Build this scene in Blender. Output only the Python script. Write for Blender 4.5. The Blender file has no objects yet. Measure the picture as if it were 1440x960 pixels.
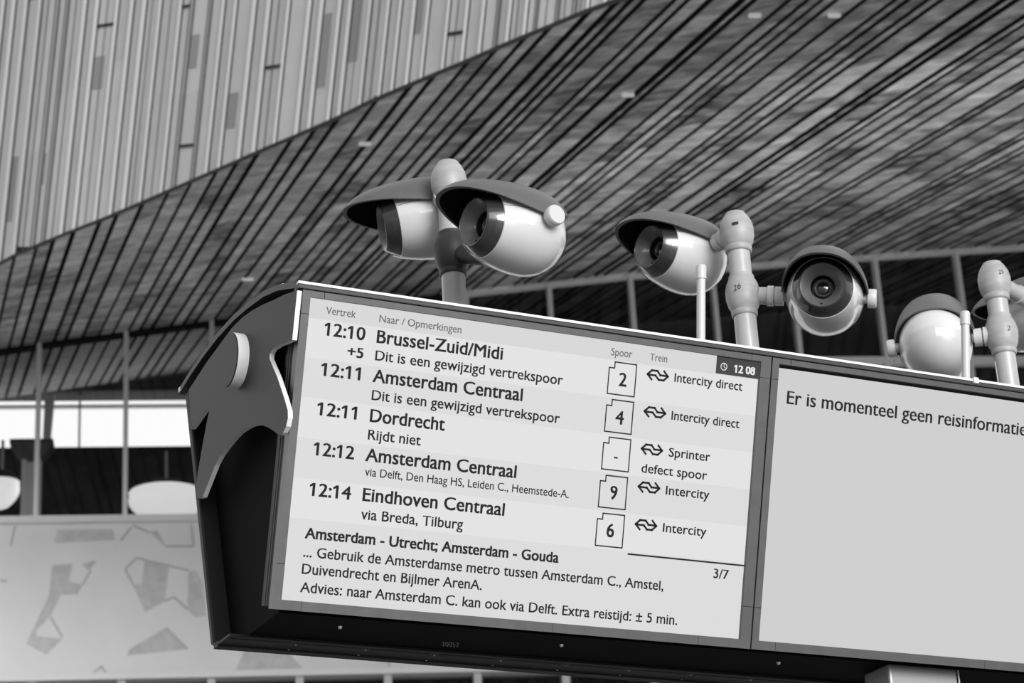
import bpy, bmesh, math, random
from mathutils import Vector, Matrix
random.seed(7)
PI = math.pi
SC = bpy.context.scene
COL = SC.collection

# ------------------------------------------------------------------ camera
F_PX, PITCH, ROLL = 3437.78, 0.390031734, -0.056497482
PSI, TAU = 0.480576802, 0.311353239
EYE = Vector((0, 0, 1.65))
_f = Vector((0, math.cos(PITCH), math.sin(PITCH)))
_u = Vector((0, -math.sin(PITCH), math.cos(PITCH)))
_r = Vector((1, 0, 0))
CR = math.cos(ROLL) * _r + math.sin(ROLL) * _u
CU = -math.sin(ROLL) * _r + math.cos(ROLL) * _u
cam_data = bpy.data.cameras.new('camera')
cam = bpy.data.objects.new('camera', cam_data)
COL.objects.link(cam)
cam.matrix_world = Matrix(((CR.x, CU.x, -_f.x, EYE.x), (CR.y, CU.y, -_f.y, EYE.y), (CR.z, CU.z, -_f.z, EYE.z), (0, 0, 0, 1)))
cam_data.sensor_width = 36
cam_data.lens = F_PX * 36 / 1440
cam_data.clip_end = 500
cam_data.dof.use_dof = True
cam_data.dof.focus_distance = 5.15
cam_data.dof.aperture_fstop = 9.0
SC.camera = cam

# ------------------------------------------------------------------ light
world = bpy.data.worlds.new('world'); SC.world = world
world.use_nodes = True
wn = world.node_tree
bg = wn.nodes['Background']
bg.inputs[0].default_value = (1, 1, 1, 1)
bg.inputs[1].default_value = 1.0
# overcast sky, brightest over the open track side ahead of the viewer
_tc = wn.nodes.new('ShaderNodeTexCoord'); _sx = wn.nodes.new('ShaderNodeSeparateXYZ'); _mr = wn.nodes.new('ShaderNodeMapRange')
_mr.interpolation_type = 'SMOOTHSTEP'
_mr.inputs[1].default_value = -0.2; _mr.inputs[2].default_value = 0.85; _mr.inputs[3].default_value = 0.45; _mr.inputs[4].default_value = 1.25
wn.links.new(_tc.outputs['Generated'], _sx.inputs[0]); wn.links.new(_sx.outputs[1], _mr.inputs[0]); wn.links.new(_mr.outputs[0], bg.inputs[1])
SC.view_settings.view_transform = 'Standard'
SC.view_settings.look = 'None'
SC.view_settings.gamma = 1
SC.view_settings.exposure = 0
SC.view_settings.use_curve_mapping = False

def lamp(name, kind, loc, target, energy, size=1.0, **kw):
    d = bpy.data.lights.new(name, kind)
    d.energy = energy
    if kind == 'AREA':
        d.shape = 'RECTANGLE'; d.size = size; d.size_y = kw.get('size_y', size)
    if kind == 'SPOT':
        d.spot_size = kw.get('cone', 1.0); d.spot_blend = 1.0; d.shadow_soft_size = size
    if kind == 'SUN':
        d.angle = kw.get('angle', 0.1)
    o = bpy.data.objects.new(name, d); COL.objects.link(o)
    o.location = loc
    o.rotation_euler = (Vector(target) - Vector(loc)).to_track_quat('-Z', 'Y').to_euler()
    return o
SUN = lamp('sun_light', 'SUN', (5.6, -10, 1.7), (0, 0, 0), 2.5, angle=0.5)
# daylight from the tall glazed entrance front behind the viewer
FRONT = lamp('entrance_daylight', 'AREA', (10, -13, 8.5), (1.5, 6, 4.2), 2500, size=24, size_y=9)

# ------------------------------------------------------------------ helpers
def ray(q):
    return (CR * ((q[0] - 720) / F_PX) - CU * ((q[1] - 480) / F_PX) + _f)
def hit(q, p0, n):
    d = ray(q)
    return EYE + d * ((Vector(p0) - EYE).dot(n) / d.dot(n))
def project(X):
    d = Vector(X) - EYE
    z = d.dot(_f)
    return 720 + F_PX * d.dot(CR) / z, 480 - F_PX * d.dot(CU) / z
def lin(s):
    s /= 255.0
    return s / 12.92 if s <= 0.04045 else ((s + 0.055) / 1.055) ** 2.4

def mat(name, grey, rough=0.5, metal=0.0, coat=0.0, spec=0.5, emit=None):
    m = bpy.data.materials.new(name); m.use_nodes = True
    b = m.node_tree.nodes['Principled BSDF']
    v = lin(grey)
    b.inputs['Base Color'].default_value = (v, v, v, 1)
    b.inputs['Roughness'].default_value = rough
    b.inputs['Metallic'].default_value = metal
    b.inputs['Coat Weight'].default_value = coat
    b.inputs['Coat Roughness'].default_value = 0.05
    b.inputs['Specular IOR Level'].default_value = spec
    if emit is not None:
        e = lin(emit)
        b.inputs['Emission Color'].default_value = (e, e, e, 1)
        b.inputs['Emission Strength'].default_value = 1.0
    return m
def speckle(m, scale, amount, grey, stretch=(1, 1, 1)):
    nt = m.node_tree; b = nt.nodes['Principled BSDF']
    tc = nt.nodes.new('ShaderNodeTexCoord'); mp = nt.nodes.new('ShaderNodeMapping')
    mp.inputs['Scale'].default_value = stretch
    nz = nt.nodes.new('ShaderNodeTexNoise'); nz.inputs['Scale'].default_value = scale; nz.inputs['Detail'].default_value = 4
    rp = nt.nodes.new('ShaderNodeMapRange')
    v = lin(grey)
    rp.inputs[1].default_value = 0.3; rp.inputs[2].default_value = 0.7
    rp.inputs[3].default_value = v * (1 - amount); rp.inputs[4].default_value = v * (1 + amount)
    nt.links.new(tc.outputs['Object'], mp.inputs[0]); nt.links.new(mp.outputs[0], nz.inputs['Vector'])
    nt.links.new(nz.outputs['Fac'], rp.inputs[0]); nt.links.new(rp.outputs[0], b.inputs['Base Color'])
    return m

class MB:
    def __init__(s): s.v = []; s.f = []; s.m = []; s.uv = []
    def add(s, vs, fs, mi=0):
        o = len(s.v); s.v += [Vector(p) for p in vs]
        for f in fs: s.f.append([i + o for i in f]); s.m.append(mi)
    def hexa(s, b, t, mi=0):      # two quads, same winding
        s.add(list(b) + list(t), [(3, 2, 1, 0), (4, 5, 6, 7), (0, 1, 5, 4), (1, 2, 6, 5), (2, 3, 7, 6), (3, 0, 4, 7)], mi)
    def box(s, a, b, fn=lambda x, y, z: (x, y, z), mi=0):
        (x0, y0, z0), (x1, y1, z1) = a, b
        s.hexa([fn(x0, y0, z0), fn(x1, y0, z0), fn(x1, y1, z0), fn(x0, y1, z0)],
               [fn(x0, y0, z1), fn(x1, y0, z1), fn(x1, y1, z1), fn(x0, y1, z1)], mi)
    def prism(s, poly, fn, h0, h1, mi=0):   # fn(a,b,h)
        n = len(poly)
        vs = [fn(a, b, h0) for a, b in poly] + [fn(a, b, h1) for a, b in poly]
        fs = [tuple(range(n - 1, -1, -1)), tuple(range(n, 2 * n))] + [(i, (i + 1) % n, n + (i + 1) % n, n + i) for i in range(n)]
        s.add(vs, fs, mi)
    def lathe(s, prof, fn, n=40, mi=0, cap=True):   # prof [(h,r)], fn(x,y,h)
        vs = []; fs = []
        for h, r in prof:
            for k in range(n):
                a = 2 * PI * k / n
                vs.append(fn(r * math.cos(a), r * math.sin(a), h))
        for i in range(len(prof) - 1):
            for k in range(n):
                k2 = (k + 1) % n
                fs.append((i * n + k, i * n + k2, (i + 1) * n + k2, (i + 1) * n + k))
        if cap and prof[0][1] > 1e-6: fs.append(tuple(range(n - 1, -1, -1)))
        if cap and prof[-1][1] > 1e-6: fs.append(tuple(range((len(prof) - 1) * n, len(prof) * n)))
        s.add(vs, fs, mi)
    def tube(s, p0, p1, r, n=16, mi=0, r1=None):
        p0, p1 = Vector(p0), Vector(p1); d = (p1 - p0); L = d.length; d.normalize()
        a = d.orthogonal().normalized(); b = d.cross(a)
        s.lathe([(0, r), (L, r if r1 is None else r1)], lambda x, y, h: p0 + a * x + b * y + d * h, n, mi)
    def build(s, name, mats, parent=None, smooth=0, bevel=0, off=None):
        me = bpy.data.meshes.new(name)
        vs = [p - off for p in s.v] if off is not None else s.v
        me.from_pydata([tuple(p) for p in vs], [], s.f)
        if not isinstance(mats, (list, tuple)): mats = [mats]
        for m in mats: me.materials.append(m)
        for p, mi in zip(me.polygons, s.m): p.material_index = mi
        bm = bmesh.new(); bm.from_mesh(me)
        if s.uv:
            pass
        bmesh.ops.remove_doubles(bm, verts=bm.verts, dist=1e-6)
        bmesh.ops.recalc_face_normals(bm, faces=bm.faces)
        if smooth:
            for f in bm.faces: f.smooth = True
            for e in bm.edges:
                if len(e.link_faces) == 2 and e.calc_face_angle(0) > math.radians(smooth): e.smooth = False
        bm.to_mesh(me); bm.free()
        o = bpy.data.objects.new(name, me); COL.objects.link(o)
        if parent: o.parent = parent
        if bevel:
            md = o.modifiers.new('bevel', 'BEVEL'); md.width = bevel; md.segments = 2; md.limit_method = 'ANGLE'; md.angle_limit = math.radians(40)
        return o

def empty(name, mw, label, cat, group=None):
    o = bpy.data.objects.new(name, None); COL.objects.link(o)
    o.matrix_world = mw; o.empty_display_size = 0.1
    return tag(o, label, cat, group)
def tag(o, label, cat, group=None):
    o['label'] = label; o['category'] = cat
    if group: o['group'] = group
    return o
def struct(o, label=None):
    o['kind'] = 'structure'
    if label: o['label'] = label
    return o

_fc = {}
def raw_text(s):
    c = bpy.data.curves.new('lettering', 'FONT'); c.body = s; c.size = 1.0; c.fill_mode = 'FRONT'; c.resolution_u = 3
    o = bpy.data.objects.new('lettering', c); COL.objects.link(o)
    dg = bpy.context.evaluated_depsgraph_get()
    me = bpy.data.meshes.new_from_object(o.evaluated_get(dg))
    vs = [(v.co.x, v.co.y) for v in me.vertices]; fs = [tuple(p.vertices) for p in me.polygons]
    bpy.data.objects.remove(o); bpy.data.meshes.remove(me); bpy.data.curves.remove(c)
    return vs, fs
CAPH = max(v[1] for v in raw_text('H')[0]); XH = max(v[1] for v in raw_text('x')[0]); XH2 = CAPH * 0.735
def text_shape(s):
    """outline of a line of text as plain mesh data (unit size), with its ink box"""
    if s not in _fc:
        vs, fs = raw_text(s)
        def warp(y):                                            # large x-height
            if y <= 0: return y
            if y <= XH: return y * XH2 / XH
            if y <= CAPH: return XH2 + (y - XH) * (CAPH - XH2) / (CAPH - XH)
            return y
        vs = [(x, warp(y)) for x, y in vs]
        for i, ch in enumerate(s):
            if ch == '1':                                       # flag of the figure one
                xr = max(v[0] for v in raw_text(s[:i + 1])[0]); one = [v[0] for v in raw_text('1')[0]]
                xl = xr - (max(one) - min(one)) + .002; n = len(vs)
                vs += [(xl + .01, CAPH), (xl - .15, CAPH * .83), (xl - .15, CAPH * .70), (xl + .01, CAPH * .85)]
                fs.append((n, n + 1, n + 2, n + 3))
        _fc[s] = (vs, fs, min(v[0] for v in vs), max(v[0] for v in vs))
    return _fc[s]

# ------------------------------------------------------------------ materials
M = {}
M['housing'] = mat('black_powder_coat', 13, 0.55, spec=.3)
M['pit'] = mat('black_inner_panel', 4, 0.8, spec=.1)
M['plate'] = speckle(mat('charcoal_end_plate', 28, 0.5, spec=.3), 600, 0.18, 28)
M['plate_edge'] = mat('brushed_plate_edge', 222, 0.4)
M['bezel'] = speckle(mat('grey_bezel', 92, 0.38, metal=0.3), 30, 0.08, 92)
M['dark_line'] = mat('dark_joint', 14, 0.7)
M['roof'] = mat('roof_sheet', 34, 0.5)
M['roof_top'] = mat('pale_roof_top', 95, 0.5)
M['fascia'] = mat('grey_fascia', 48, 0.5)
M['alu'] = mat('bright_aluminium', 215, 0.4)
M['ink'] = mat('screen_ink', 30, 0.5, spec=0.1)
M['ink_head'] = mat('screen_ink_grey', 95, 0.5, spec=0.1)
def screen_mat(n, g): return mat(n, 6, 0.35, spec=0.15, emit=g)
M['row_light'] = screen_mat('screen_row_light', 226)
M['row_grey'] = screen_mat('screen_row_grey', 219)
M['row_head'] = screen_mat('screen_header', 214)
M['blank'] = screen_mat('screen_blank', 206)
M['badge'] = mat('screen_badge', 58, 0.5, spec=0.1)
M['badge_ink'] = screen_mat('screen_badge_white', 232)
M['post'] = speckle(mat('grey_painted_post', 152, 0.32, coat=0.3), 14, 0.06, 172)
M['column'] = mat('grey_column', 150, 0.35, metal=0.2)
M['knuckle'] = speckle(mat('grey_cast_knuckle', 145, 0.45), 25, 0.10, 162, (1, 1, 3))
M['knuckle_dark'] = mat('dark_cast_knuckle', 46, 0.5)  # darker grey for one lower knuckle and a mount stub
M['ball'] = mat('white_glossy_shell', 208, 0.25, coat=0.45)
M['lid'] = speckle(mat('grey_lid', 90, 0.42), 250, 0.06, 90)
M['lid_in'] = mat('black_lid_inside', 10, 0.8, spec=.2)
M['iris'] = speckle(mat('dark_iris', 44, 0.22, coat=0.6), 20, 0.25, 44)
M['cone'] = speckle(mat('grey_iris_cone', 92, 0.3, coat=0.4), 30, 0.15, 92)
M['black'] = mat('black_tube', 14, 0.4)
M['lens_ring'] = mat('lens_ring', 70, 0.3, coat=0.5)
M['lens'] = mat('lens_glass', 16, 0.04, coat=1.0, spec=1.0)
M['white'] = mat('white_plastic', 195, 0.4)
M['steel'] = mat('steel_wire', 190, 0.25, metal=1.0)
M['marker'] = mat('black_marker', 18, 0.6)
M['paint'] = mat('faint_grey_paint', 120, 0.6)

# body shell with a fine seam line round it
def seam(m, z0, w):
    nt = m.node_tree; b = nt.nodes['Principled BSDF']
    tc = nt.nodes.new('ShaderNodeTexCoord'); sp = nt.nodes.new('ShaderNodeSeparateXYZ')
    nt.links.new(tc.outputs['Object'], sp.inputs[0])
    s = nt.nodes.new('ShaderNodeMath'); s.operation = 'SUBTRACT'; s.inputs[1].default_value = z0
    a = nt.nodes.new('ShaderNodeMath'); a.operation = 'ABSOLUTE'
    l = nt.nodes.new('ShaderNodeMath'); l.operation = 'LESS_THAN'; l.inputs[1].default_value = w
    mx = nt.nodes.new('ShaderNodeMix'); mx.data_type = 'RGBA'
    v = b.inputs['Base Color'].default_value[:]
    mx.inputs[6].default_value = v; mx.inputs[7].default_value = (lin(90),) * 3 + (1,)
    nt.links.new(sp.outputs[2], s.inputs[0]); nt.links.new(s.outputs[0], a.inputs[0]); nt.links.new(a.outputs[0], l.inputs[0])
    fr = nt.nodes.new('ShaderNodeMath'); fr.operation = 'LESS_THAN'; fr.inputs[1].default_value = 0.0
    an = nt.nodes.new('ShaderNodeMath'); an.operation = 'MULTIPLY'
    nt.links.new(sp.outputs[1], fr.inputs[0]); nt.links.new(fr.outputs[0], an.inputs[0]); nt.links.new(l.outputs[0], an.inputs[1])
    nt.links.new(an.outputs[0], mx.inputs[0]); nt.links.new(mx.outputs[2], b.inputs['Base Color'])
seam(M['ball'], 0.018, 0.0007)

def clear_mat(name, tint, f0, rough=0.02):      # f0: reflection seen square on
    m = bpy.data.materials.new(name); m.use_nodes = True
    nt = m.node_tree; nt.nodes.remove(nt.nodes['Principled BSDF'])
    out = nt.nodes['Material Output']
    t = nt.nodes.new('ShaderNodeBsdfTransparent'); t.inputs[0].default_value = (tint,) * 3 + (1,)
    g = nt.nodes.new('ShaderNodeBsdfGlossy'); g.inputs['Roughness'].default_value = rough
    lw = nt.nodes.new('ShaderNodeLayerWeight')
    pw = nt.nodes.new('ShaderNodeMath'); pw.operation = 'POWER'; pw.inputs[1].default_value = 5
    fr = nt.nodes.new('ShaderNodeMath'); fr.operation = 'MULTIPLY_ADD'; fr.inputs[1].default_value = 1 - f0; fr.inputs[2].default_value = f0
    nt.links.new(lw.outputs['Facing'], pw.inputs[0]); nt.links.new(pw.outputs[0], fr.inputs[0])
    mx = nt.nodes.new('ShaderNodeMixShader')
    nt.links.new(fr.outputs[0], mx.inputs[0]); nt.links.new(t.outputs[0], mx.inputs[1]); nt.links.new(g.outputs[0], mx.inputs[2])
    nt.links.new(mx.outputs[0], out.inputs['Surface'])
    return m
M['glass'] = clear_mat('tinted_window_glass', 0.90, 0.02)
M['guard'] = clear_mat('clear_plastic', 0.99, 0.02)

# ------------------------------------------------------------------ the hall behind
PHI = math.radians(8)
WDIR = Vector((math.cos(PHI), math.sin(PHI), 0))
WN = Vector((-math.sin(PHI), math.cos(PHI), 0))         # away from the viewer
WP = EYE + ray((720, 600)) * 30.0
def wall(q, back=0.0): return hit(q, WP + WN * back, WN)
def wt(X): return (Vector(X) - WP).dot(WDIR)
def W(t, z, back=0.0):
    p = WP + WDIR * t + WN * back
    return Vector((p.x, p.y, z))

VP = (-140, 1045)
D = -ray(VP).normalized()                                 # boards run this way: towards the viewer and up
JX = [(-420, 560), (-200, 523), (0, 491), (100, 477), (200, 464), (300, 451), (420, 437), (560, 421), (750, 400), (900, 384), (1060, 371), (1228, 359), (1340, 351), (1440, 345), (1700, 333), (2100, 318)]
EX = [(-400, 530), (-150, 437), (0, 369), (23, 356), (87, 329), (146, 306), (200, 283), (262, 256), (315, 233), (367, 210), (412, 191), (479, 162), (520, 141), (603, 106), (663, 81), (723, 55), (773, 35), (820, 15), (860, 1), (1000, -56), (1200, -135), (1500, -250), (2000, -430), (2600, -640)]
def interp(tab, x):
    for (x0, y0), (x1, y1) in zip(tab, tab[1:]):
        if x <= x1: return y0 + (y1 - y0) * (x - x0) / (x1 - x0)
    (x0, y0), (x1, y1) = tab[-2:]
    return y0 + (y1 - y0) * (x - x0) / (x1 - x0)
def junction(x): return wall((x, interp(JX, x)))
def board_len(J):
    lo, hi = 0.0, 22.0
    g = lambda s: (lambda p: p[1] - interp(EX, p[0]))(project(J + D * s))
    if g(0.05) < 0: return 0.0
    if g(hi) > 0: return hi
    for _ in range(40):
        m = (lo + hi) / 2
        if g(m) > 0: lo = m
        else: hi = m
    return lo
def ceiling_at(q):
    """where the line of sight of a pixel meets the boarded ceiling"""
    lo, hi = -400.0, 2100.0
    dx, dy = q[0] - VP[0], q[1] - VP[1]
    g = lambda k: (VP[1] + dy * k) - interp(JX, VP[0] + dx * k)
    a, b = 0.2, 1.0
    for _ in range(50):
        m = (a + b) / 2
        if g(m) > 0: a = m
        else: b = m
    J = junction(VP[0] + dx * a)
    # depth along D
    lo, hi = 0.0, 22.0
    for _ in range(50):
        m = (lo + hi) / 2
        p = project(J + D * m)
        if (p[0] - VP[0]) ** 2 + (p[1] - VP[1]) ** 2 < dx * dx + dy * dy: lo = m
        else: hi = m
    return J + D * lo

_up = ceiling_at((1190, 230))
CEIL_FILL = lamp('ceiling_fill', 'SPOT', (_up.x + .5, _up.y - 1.5, 5.0), _up, 750, size=.5, cone=1.6)  # added spot out of view, brightens the right part of the ceiling

# wood board material: tone per board and per length, blotches
def wood_mat(name, lo, hi, blotch):
    m = bpy.data.materials.new(name); m.use_nodes = True
    nt = m.node_tree; b = nt.nodes['Principled BSDF']; N = nt.nodes.new; Lk = nt.links.new
    uv = N('ShaderNodeUVMap'); uv.uv_map = 'board'
    sep = N('ShaderNodeSeparateXYZ'); Lk(uv.outputs[0], sep.inputs[0])
    fl = N('ShaderNodeMath'); fl.operation = 'FLOOR'; Lk(sep.outputs[0], fl.inputs[0])
    wv = N('ShaderNodeMath'); wv.operation = 'MULTIPLY_ADD'; wv.inputs[1].default_value = 7.31; Lk(fl.outputs[0], wv.inputs[0])
    dv = N('ShaderNodeMath'); dv.operation = 'MULTIPLY'; dv.inputs[1].default_value = 0.85; Lk(sep.outputs[1], dv.inputs[0])
    Lk(dv.outputs[0], wv.inputs[2])
    f2 = N('ShaderNodeMath'); f2.operation = 'FLOOR'; Lk(wv.outputs[0], f2.inputs[0])
    cb = N('ShaderNodeCombineXYZ'); Lk(fl.outputs[0], cb.inputs[0]); Lk(f2.outputs[0], cb.inputs[1])
    wn_ = N('ShaderNodeTexWhiteNoise'); Lk(cb.outputs[0], wn_.inputs['Vector'])
    tc = N('ShaderNodeTexCoord')
    mp = N('ShaderNodeMapping'); mp.inputs['Scale'].default_value = (1.3, 1.6, 1.6); Lk(tc.outputs['Object'], mp.inputs[0])
    nz = N('ShaderNodeTexNoise'); nz.inputs['Scale'].default_value = 2.6; nz.inputs['Detail'].default_value = 5; nz.inputs['Roughness'].default_value = 0.62; Lk(mp.outputs[0], nz.inputs['Vector'])
    mixv = N('ShaderNodeMath'); mixv.operation = 'MULTIPLY_ADD'; mixv.inputs[1].default_value = 0.50; Lk(wn_.outputs[0], mixv.inputs[0])
    nm = N('ShaderNodeMapRange'); nm.inputs[1].default_value = 0.40; nm.inputs[2].default_value = 0.66; nm.inputs[3].default_value = 0; nm.inputs[4].default_value = 0.50 * blotch
    Lk(nz.outputs['Fac'], nm.inputs[0]); Lk(nm.outputs[0], mixv.inputs[2])
    rp = N('ShaderNodeMapRange'); rp.inputs[3].default_value = lo; rp.inputs[4].default_value = hi; Lk(mixv.outputs[0], rp.inputs[0])
    Lk(rp.outputs[0], b.inputs['Base Color'])
    b.inputs['Roughness'].default_value = 0.45
    return m
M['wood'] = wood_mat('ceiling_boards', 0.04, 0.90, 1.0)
M['wood_dimmed'] = wood_mat('inner_ceiling_boards', 0.02, 0.22, 1.0)  # boards behind the glass, dimness put into their colour
M['wood_gap'] = mat('ceiling_gap_black', 8, 0.9)
M['clad'] = wood_mat('pale_cladding', 0.60, 0.74, 0.5)

def board_mesh(name, quads, mats, side, up, label):
    """quads: (a0,a1,b1,b0, uvs, mi, extra) -> one mesh of boards with a 'board' uv map"""
    me = bpy.data.meshes.new(name); vs = []; fs = []; uvs = []; mis = []
    for a0, a1, b1, b0, (i, v0, v1), mi, th in quads:
        o = len(vs)
        low = [a0, a1, b1, b0]; top = [p + up * th for p in low]
        vs += [tuple(p) for p in low + top]
        for f in [(0, 1, 2, 3), (7, 6, 5, 4), (1, 0, 4, 5), (2, 1, 5, 6), (3, 2, 6, 7), (0, 3, 7, 4)]:
            fs.append([k + o for k in f]); mis.append(mi if side is None or f == (0, 1, 2, 3) else side)
            for k in f:
                kk = k % 4
                uvs.append((i + (0.2 if kk in (0, 3) else 0.8), v0 if kk in (0, 1) else v1))
    me.from_pydata(vs, [], fs)
    for m in mats: me.materials.append(m)
    for p, mi in zip(me.polygons, mis): p.material_index = mi
    l = me.uv_layers.new(name='board')
    for k, uvv in enumerate(uvs): l.data[k].uv = uvv
    o = bpy.data.objects.new(name, me); COL.objects.link(o)
    return struct(o, label)

gaps = [-400, -375, -352, -330, -306, -282, -262, -238, -215, -192, -170, -148, -122, -100, -78, -55, -32, -10, 12, 29.5, 50, 76, 92, 116, 139, 158, 180, 196, 213, 240, 257, 274, 300, 323, 339, 361, 378]
while gaps[-1] < 2000: gaps.append(gaps[-1] + random.choice([10, 14, 17, 21, 25, 16]) * (1.05 + min(.35, max(0, (gaps[-1] - 380) / 800))))
quads = []
DN = Vector((0, 0, 1))
DOWN_BACK = 4.6
for i, (x0, x1) in enumerate(zip(gaps, gaps[1:])):
    gw = random.choice([2.6, 3.4, 4.0, 4.8, 3.6]) * (1.2 + min(.7, max(0, (x0 - 250) / 500)))
    xa, xb = x0 + gw / 2, x1 - gw / 2
    Ja, Jb = junction(xa), junction(xb)
    la, lb = board_len(Ja), board_len(Jb)
    if la < 0.1 or lb < 0.1: continue
    quads.append((Ja, Jb, Jb + D * lb, Ja + D * la, (i, 0, la), 0, 0.06 + 0.02 * random.random()))
    # the same board carried on behind the glass
    back = D * -DOWN_BACK
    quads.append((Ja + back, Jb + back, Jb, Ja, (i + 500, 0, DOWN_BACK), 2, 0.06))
# dark void above the boards, in one run per stretch
xs = list(range(-390, 2001, 60))
for x0, x1 in zip(xs, xs[1:]):
    Ja, Jb = junction(x0), junction(x1)
    la, lb = max(board_len(Ja), .2), max(board_len(Jb), .2)
    u = DN * 0.16; back = D * -DOWN_BACK
    quads.append((Ja + u + back, Jb + u + back, Jb + u + D * lb, Ja + u + D * la, (900, 0, 1), 1, 0.05))
ceiling = board_mesh('ceiling', quads, [M['wood'], M['wood_gap'], M['wood_dimmed']], 1, DN, 'sloping ceiling of dark timber boards with black gaps')

# pale cladding rising from the edge of the ceiling
D2 = (CU + CR * 0.105).normalized()
edge_pts = []
x = -400.0
while x < 2000:
    J = junction(x); L = board_len(J)
    if L > 0.02 and L < 21.9:
        E3 = J + D * L
        edge_pts.append((project(E3)[0], E3))
    x += 10
edge_pts.sort(key=lambda e: e[0])
def edge_at(px):
    for (x0, a), (x1, b) in zip(edge_pts, edge_pts[1:]):
        if x0 <= px <= x1: return a.lerp(b, (px - x0) / (x1 - x0 + 1e-9))
    return edge_pts[-1][1] if px > edge_pts[-1][0] else edge_pts[0][1]
FN = -_f                                                   # the cladding faces the viewer
quads = []
px = -380.0; i = 0
LEN = 9.0
def strip(p0, p1, out, mi, th, idx, l0=0.0, l1=LEN):
    a, b = edge_at(p0) + FN * out, edge_at(p1) + FN * out
    if l1 < LEN: b = b + D2 * ((a - b).dot(CU) / D2.dot(CU))                       # level ends
    quads.append((a + D2 * l0, b + D2 * l0, b + D2 * l1, a + D2 * l1, (idx, l0, l1), mi, th))
while px < 1150:
    w = random.choice([15, 18, 21, 24, 27, 30, 20])
    rw = random.choice([3.6, 4.4, 5.0])
    strip(px, px + w, 0.0, 0, .10, i)
    if random.random() < .85: strip(px, px + rw, .05, 1, .05, i + 300)              # raised pale seam
    else: strip(px, px + 1.3, .012, 2, .01, i + 300)
    strip(px + rw + .1, px + rw + 1.8, .012, 3, .01, i)                            # dark joint beside the seam
    if w > 19 and random.random() < .5: strip(px + w * .55, px + w * .55 + 1.0, .008, 2, .01, i)            # fine joint inside the panel
    for _ in range(random.choice([0, 0, 1, 1])):                                    # short cross joints
        h = random.uniform(0.2, 3.6)
        strip(px + rw, px + w - .2, .014, 3, .012, i, h, h + .028)
    if random.random() < .5:                                                       # odd darker length of panel
        h = random.uniform(0.2, 3.4); strip(px + rw + 1.5, px + w * .7, .006, 4, .006, i, h, h + random.uniform(.3, .8))
    px += w; i += 1
M['joint_dark'] = mat('cladding_dark_joint', 50, 0.8)
M['clad_dark'] = mat('cladding_worn_length', 158, 0.6)
M['seam'] = mat('pale_seam', 245, 0.5)
M['joint'] = mat('cladding_joint', 110, 0.8)
board_mesh('wall_left', quads, [M['clad'], M['seam'], M['joint'], M['joint_dark'], M['clad_dark']], None, _f, 'pale ribbed cladding above the curved edge of the ceiling')
# dark drip edge along the lower end of the cladding
mb = MB()
for (x0, a), (x1, b) in zip(edge_pts, edge_pts[1:]):
    if -80 < x0 < 1150:
        mb.hexa([a - D2 * .02 + FN * .055, b - D2 * .02 + FN * .055, b - D2 * .02 - FN * .1, a - D2 * .02 - FN * .1],
                [a + FN * .055, b + FN * .055, b - FN * .1, a - FN * .1])
struct(mb.build('trim_1', M['joint_dark']), 'dark edge trim under the pale cladding')

# glazed wall
Z_LEDGE = wall((140, 733)).z
Z_LOW = wall((200, 947)).z
Z_LOW2 = wall((420, 954)).z
M['mullion'] = mat('pale_mullion', 243, 0.5)
M['frame_dark'] = mat('dark_rail', 90, 0.6)
M['panel'] = speckle(mat('pale_panel', 233, 0.6), 1.5, 0.04, 233)
M['panel_grey'] = speckle(mat('panel_grey_figure', 203, 0.7), 9, 0.10, 203)
M['panel_line'] = mat('panel_line', 180, 0.7)
mul_px = [(-430, 560), (-308, 560), (-186, 560), (-65, 560), (54, 560), (177, 560), (298, 500), (416, 500), (534, 500), (655, 410), (773, 420), (889, 430), (1005, 425), (1122, 470), (1236, 420), (1352, 420), (1470, 420), (1590, 420), (1710, 420), (1830, 420)]
mts = [wt(wall(q)) for q in mul_px]
def top_z(t):
    # underside of the boards at this place along the wall
    lo, hi = -420.0, 2100.0
    for _ in range(40):
        m = (lo + hi) / 2
        if wt(junction(m)) < t: lo = m
        else: hi = m
    return junction(lo).z
TR_Z = wall((1300, 508)).z
for k, (t0, t1) in enumerate(zip(mts, mts[1:])):
    z0, z1 = top_z(t0), top_z(t1)
    mb = MB()
    mb.hexa([W(t0, Z_LEDGE, .03), W(t1, Z_LEDGE, .03), W(t1, Z_LEDGE, .05), W(t0, Z_LEDGE, .05)],
            [W(t0, z0, .03), W(t1, z1, .03), W(t1, z1, .05), W(t0, z0, .05)])
    o = struct(mb.build('window_%d' % (k + 1), M['glass']))
    fr = MB()
    hw = 0.027
    fr.hexa([W(t0 - hw, Z_LEDGE, -.06), W(t0 + hw, Z_LEDGE, -.06), W(t0 + hw, Z_LEDGE, .1), W(t0 - hw, Z_LEDGE, .1)],
            [W(t0 - hw, z0, -.06), W(t0 + hw, z0, -.06), W(t0 + hw, z0, .1), W(t0 - hw, z0, .1)])
    fr.hexa([W(t0, z0 - .05, -.05), W(t1, z1 - .05, -.05), W(t1, z1 - .05, .08), W(t0, z0 - .05, .08)],
            [W(t0, z0 + .02, -.05), W(t1, z1 + .02, -.05), W(t1, z1 + .02, .08), W(t0, z0 + .02, .08)], 0 if t0 > mts[8] else 1)
    if t0 > mts[11]:
        fr.box((t0, -.05, TR_Z - .05), (t1, .08, TR_Z + .05), lambda a, b, c: W(a, c, b))
    fr.build('window_frame', [M['mullion'], M['wood_gap']], o)
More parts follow.
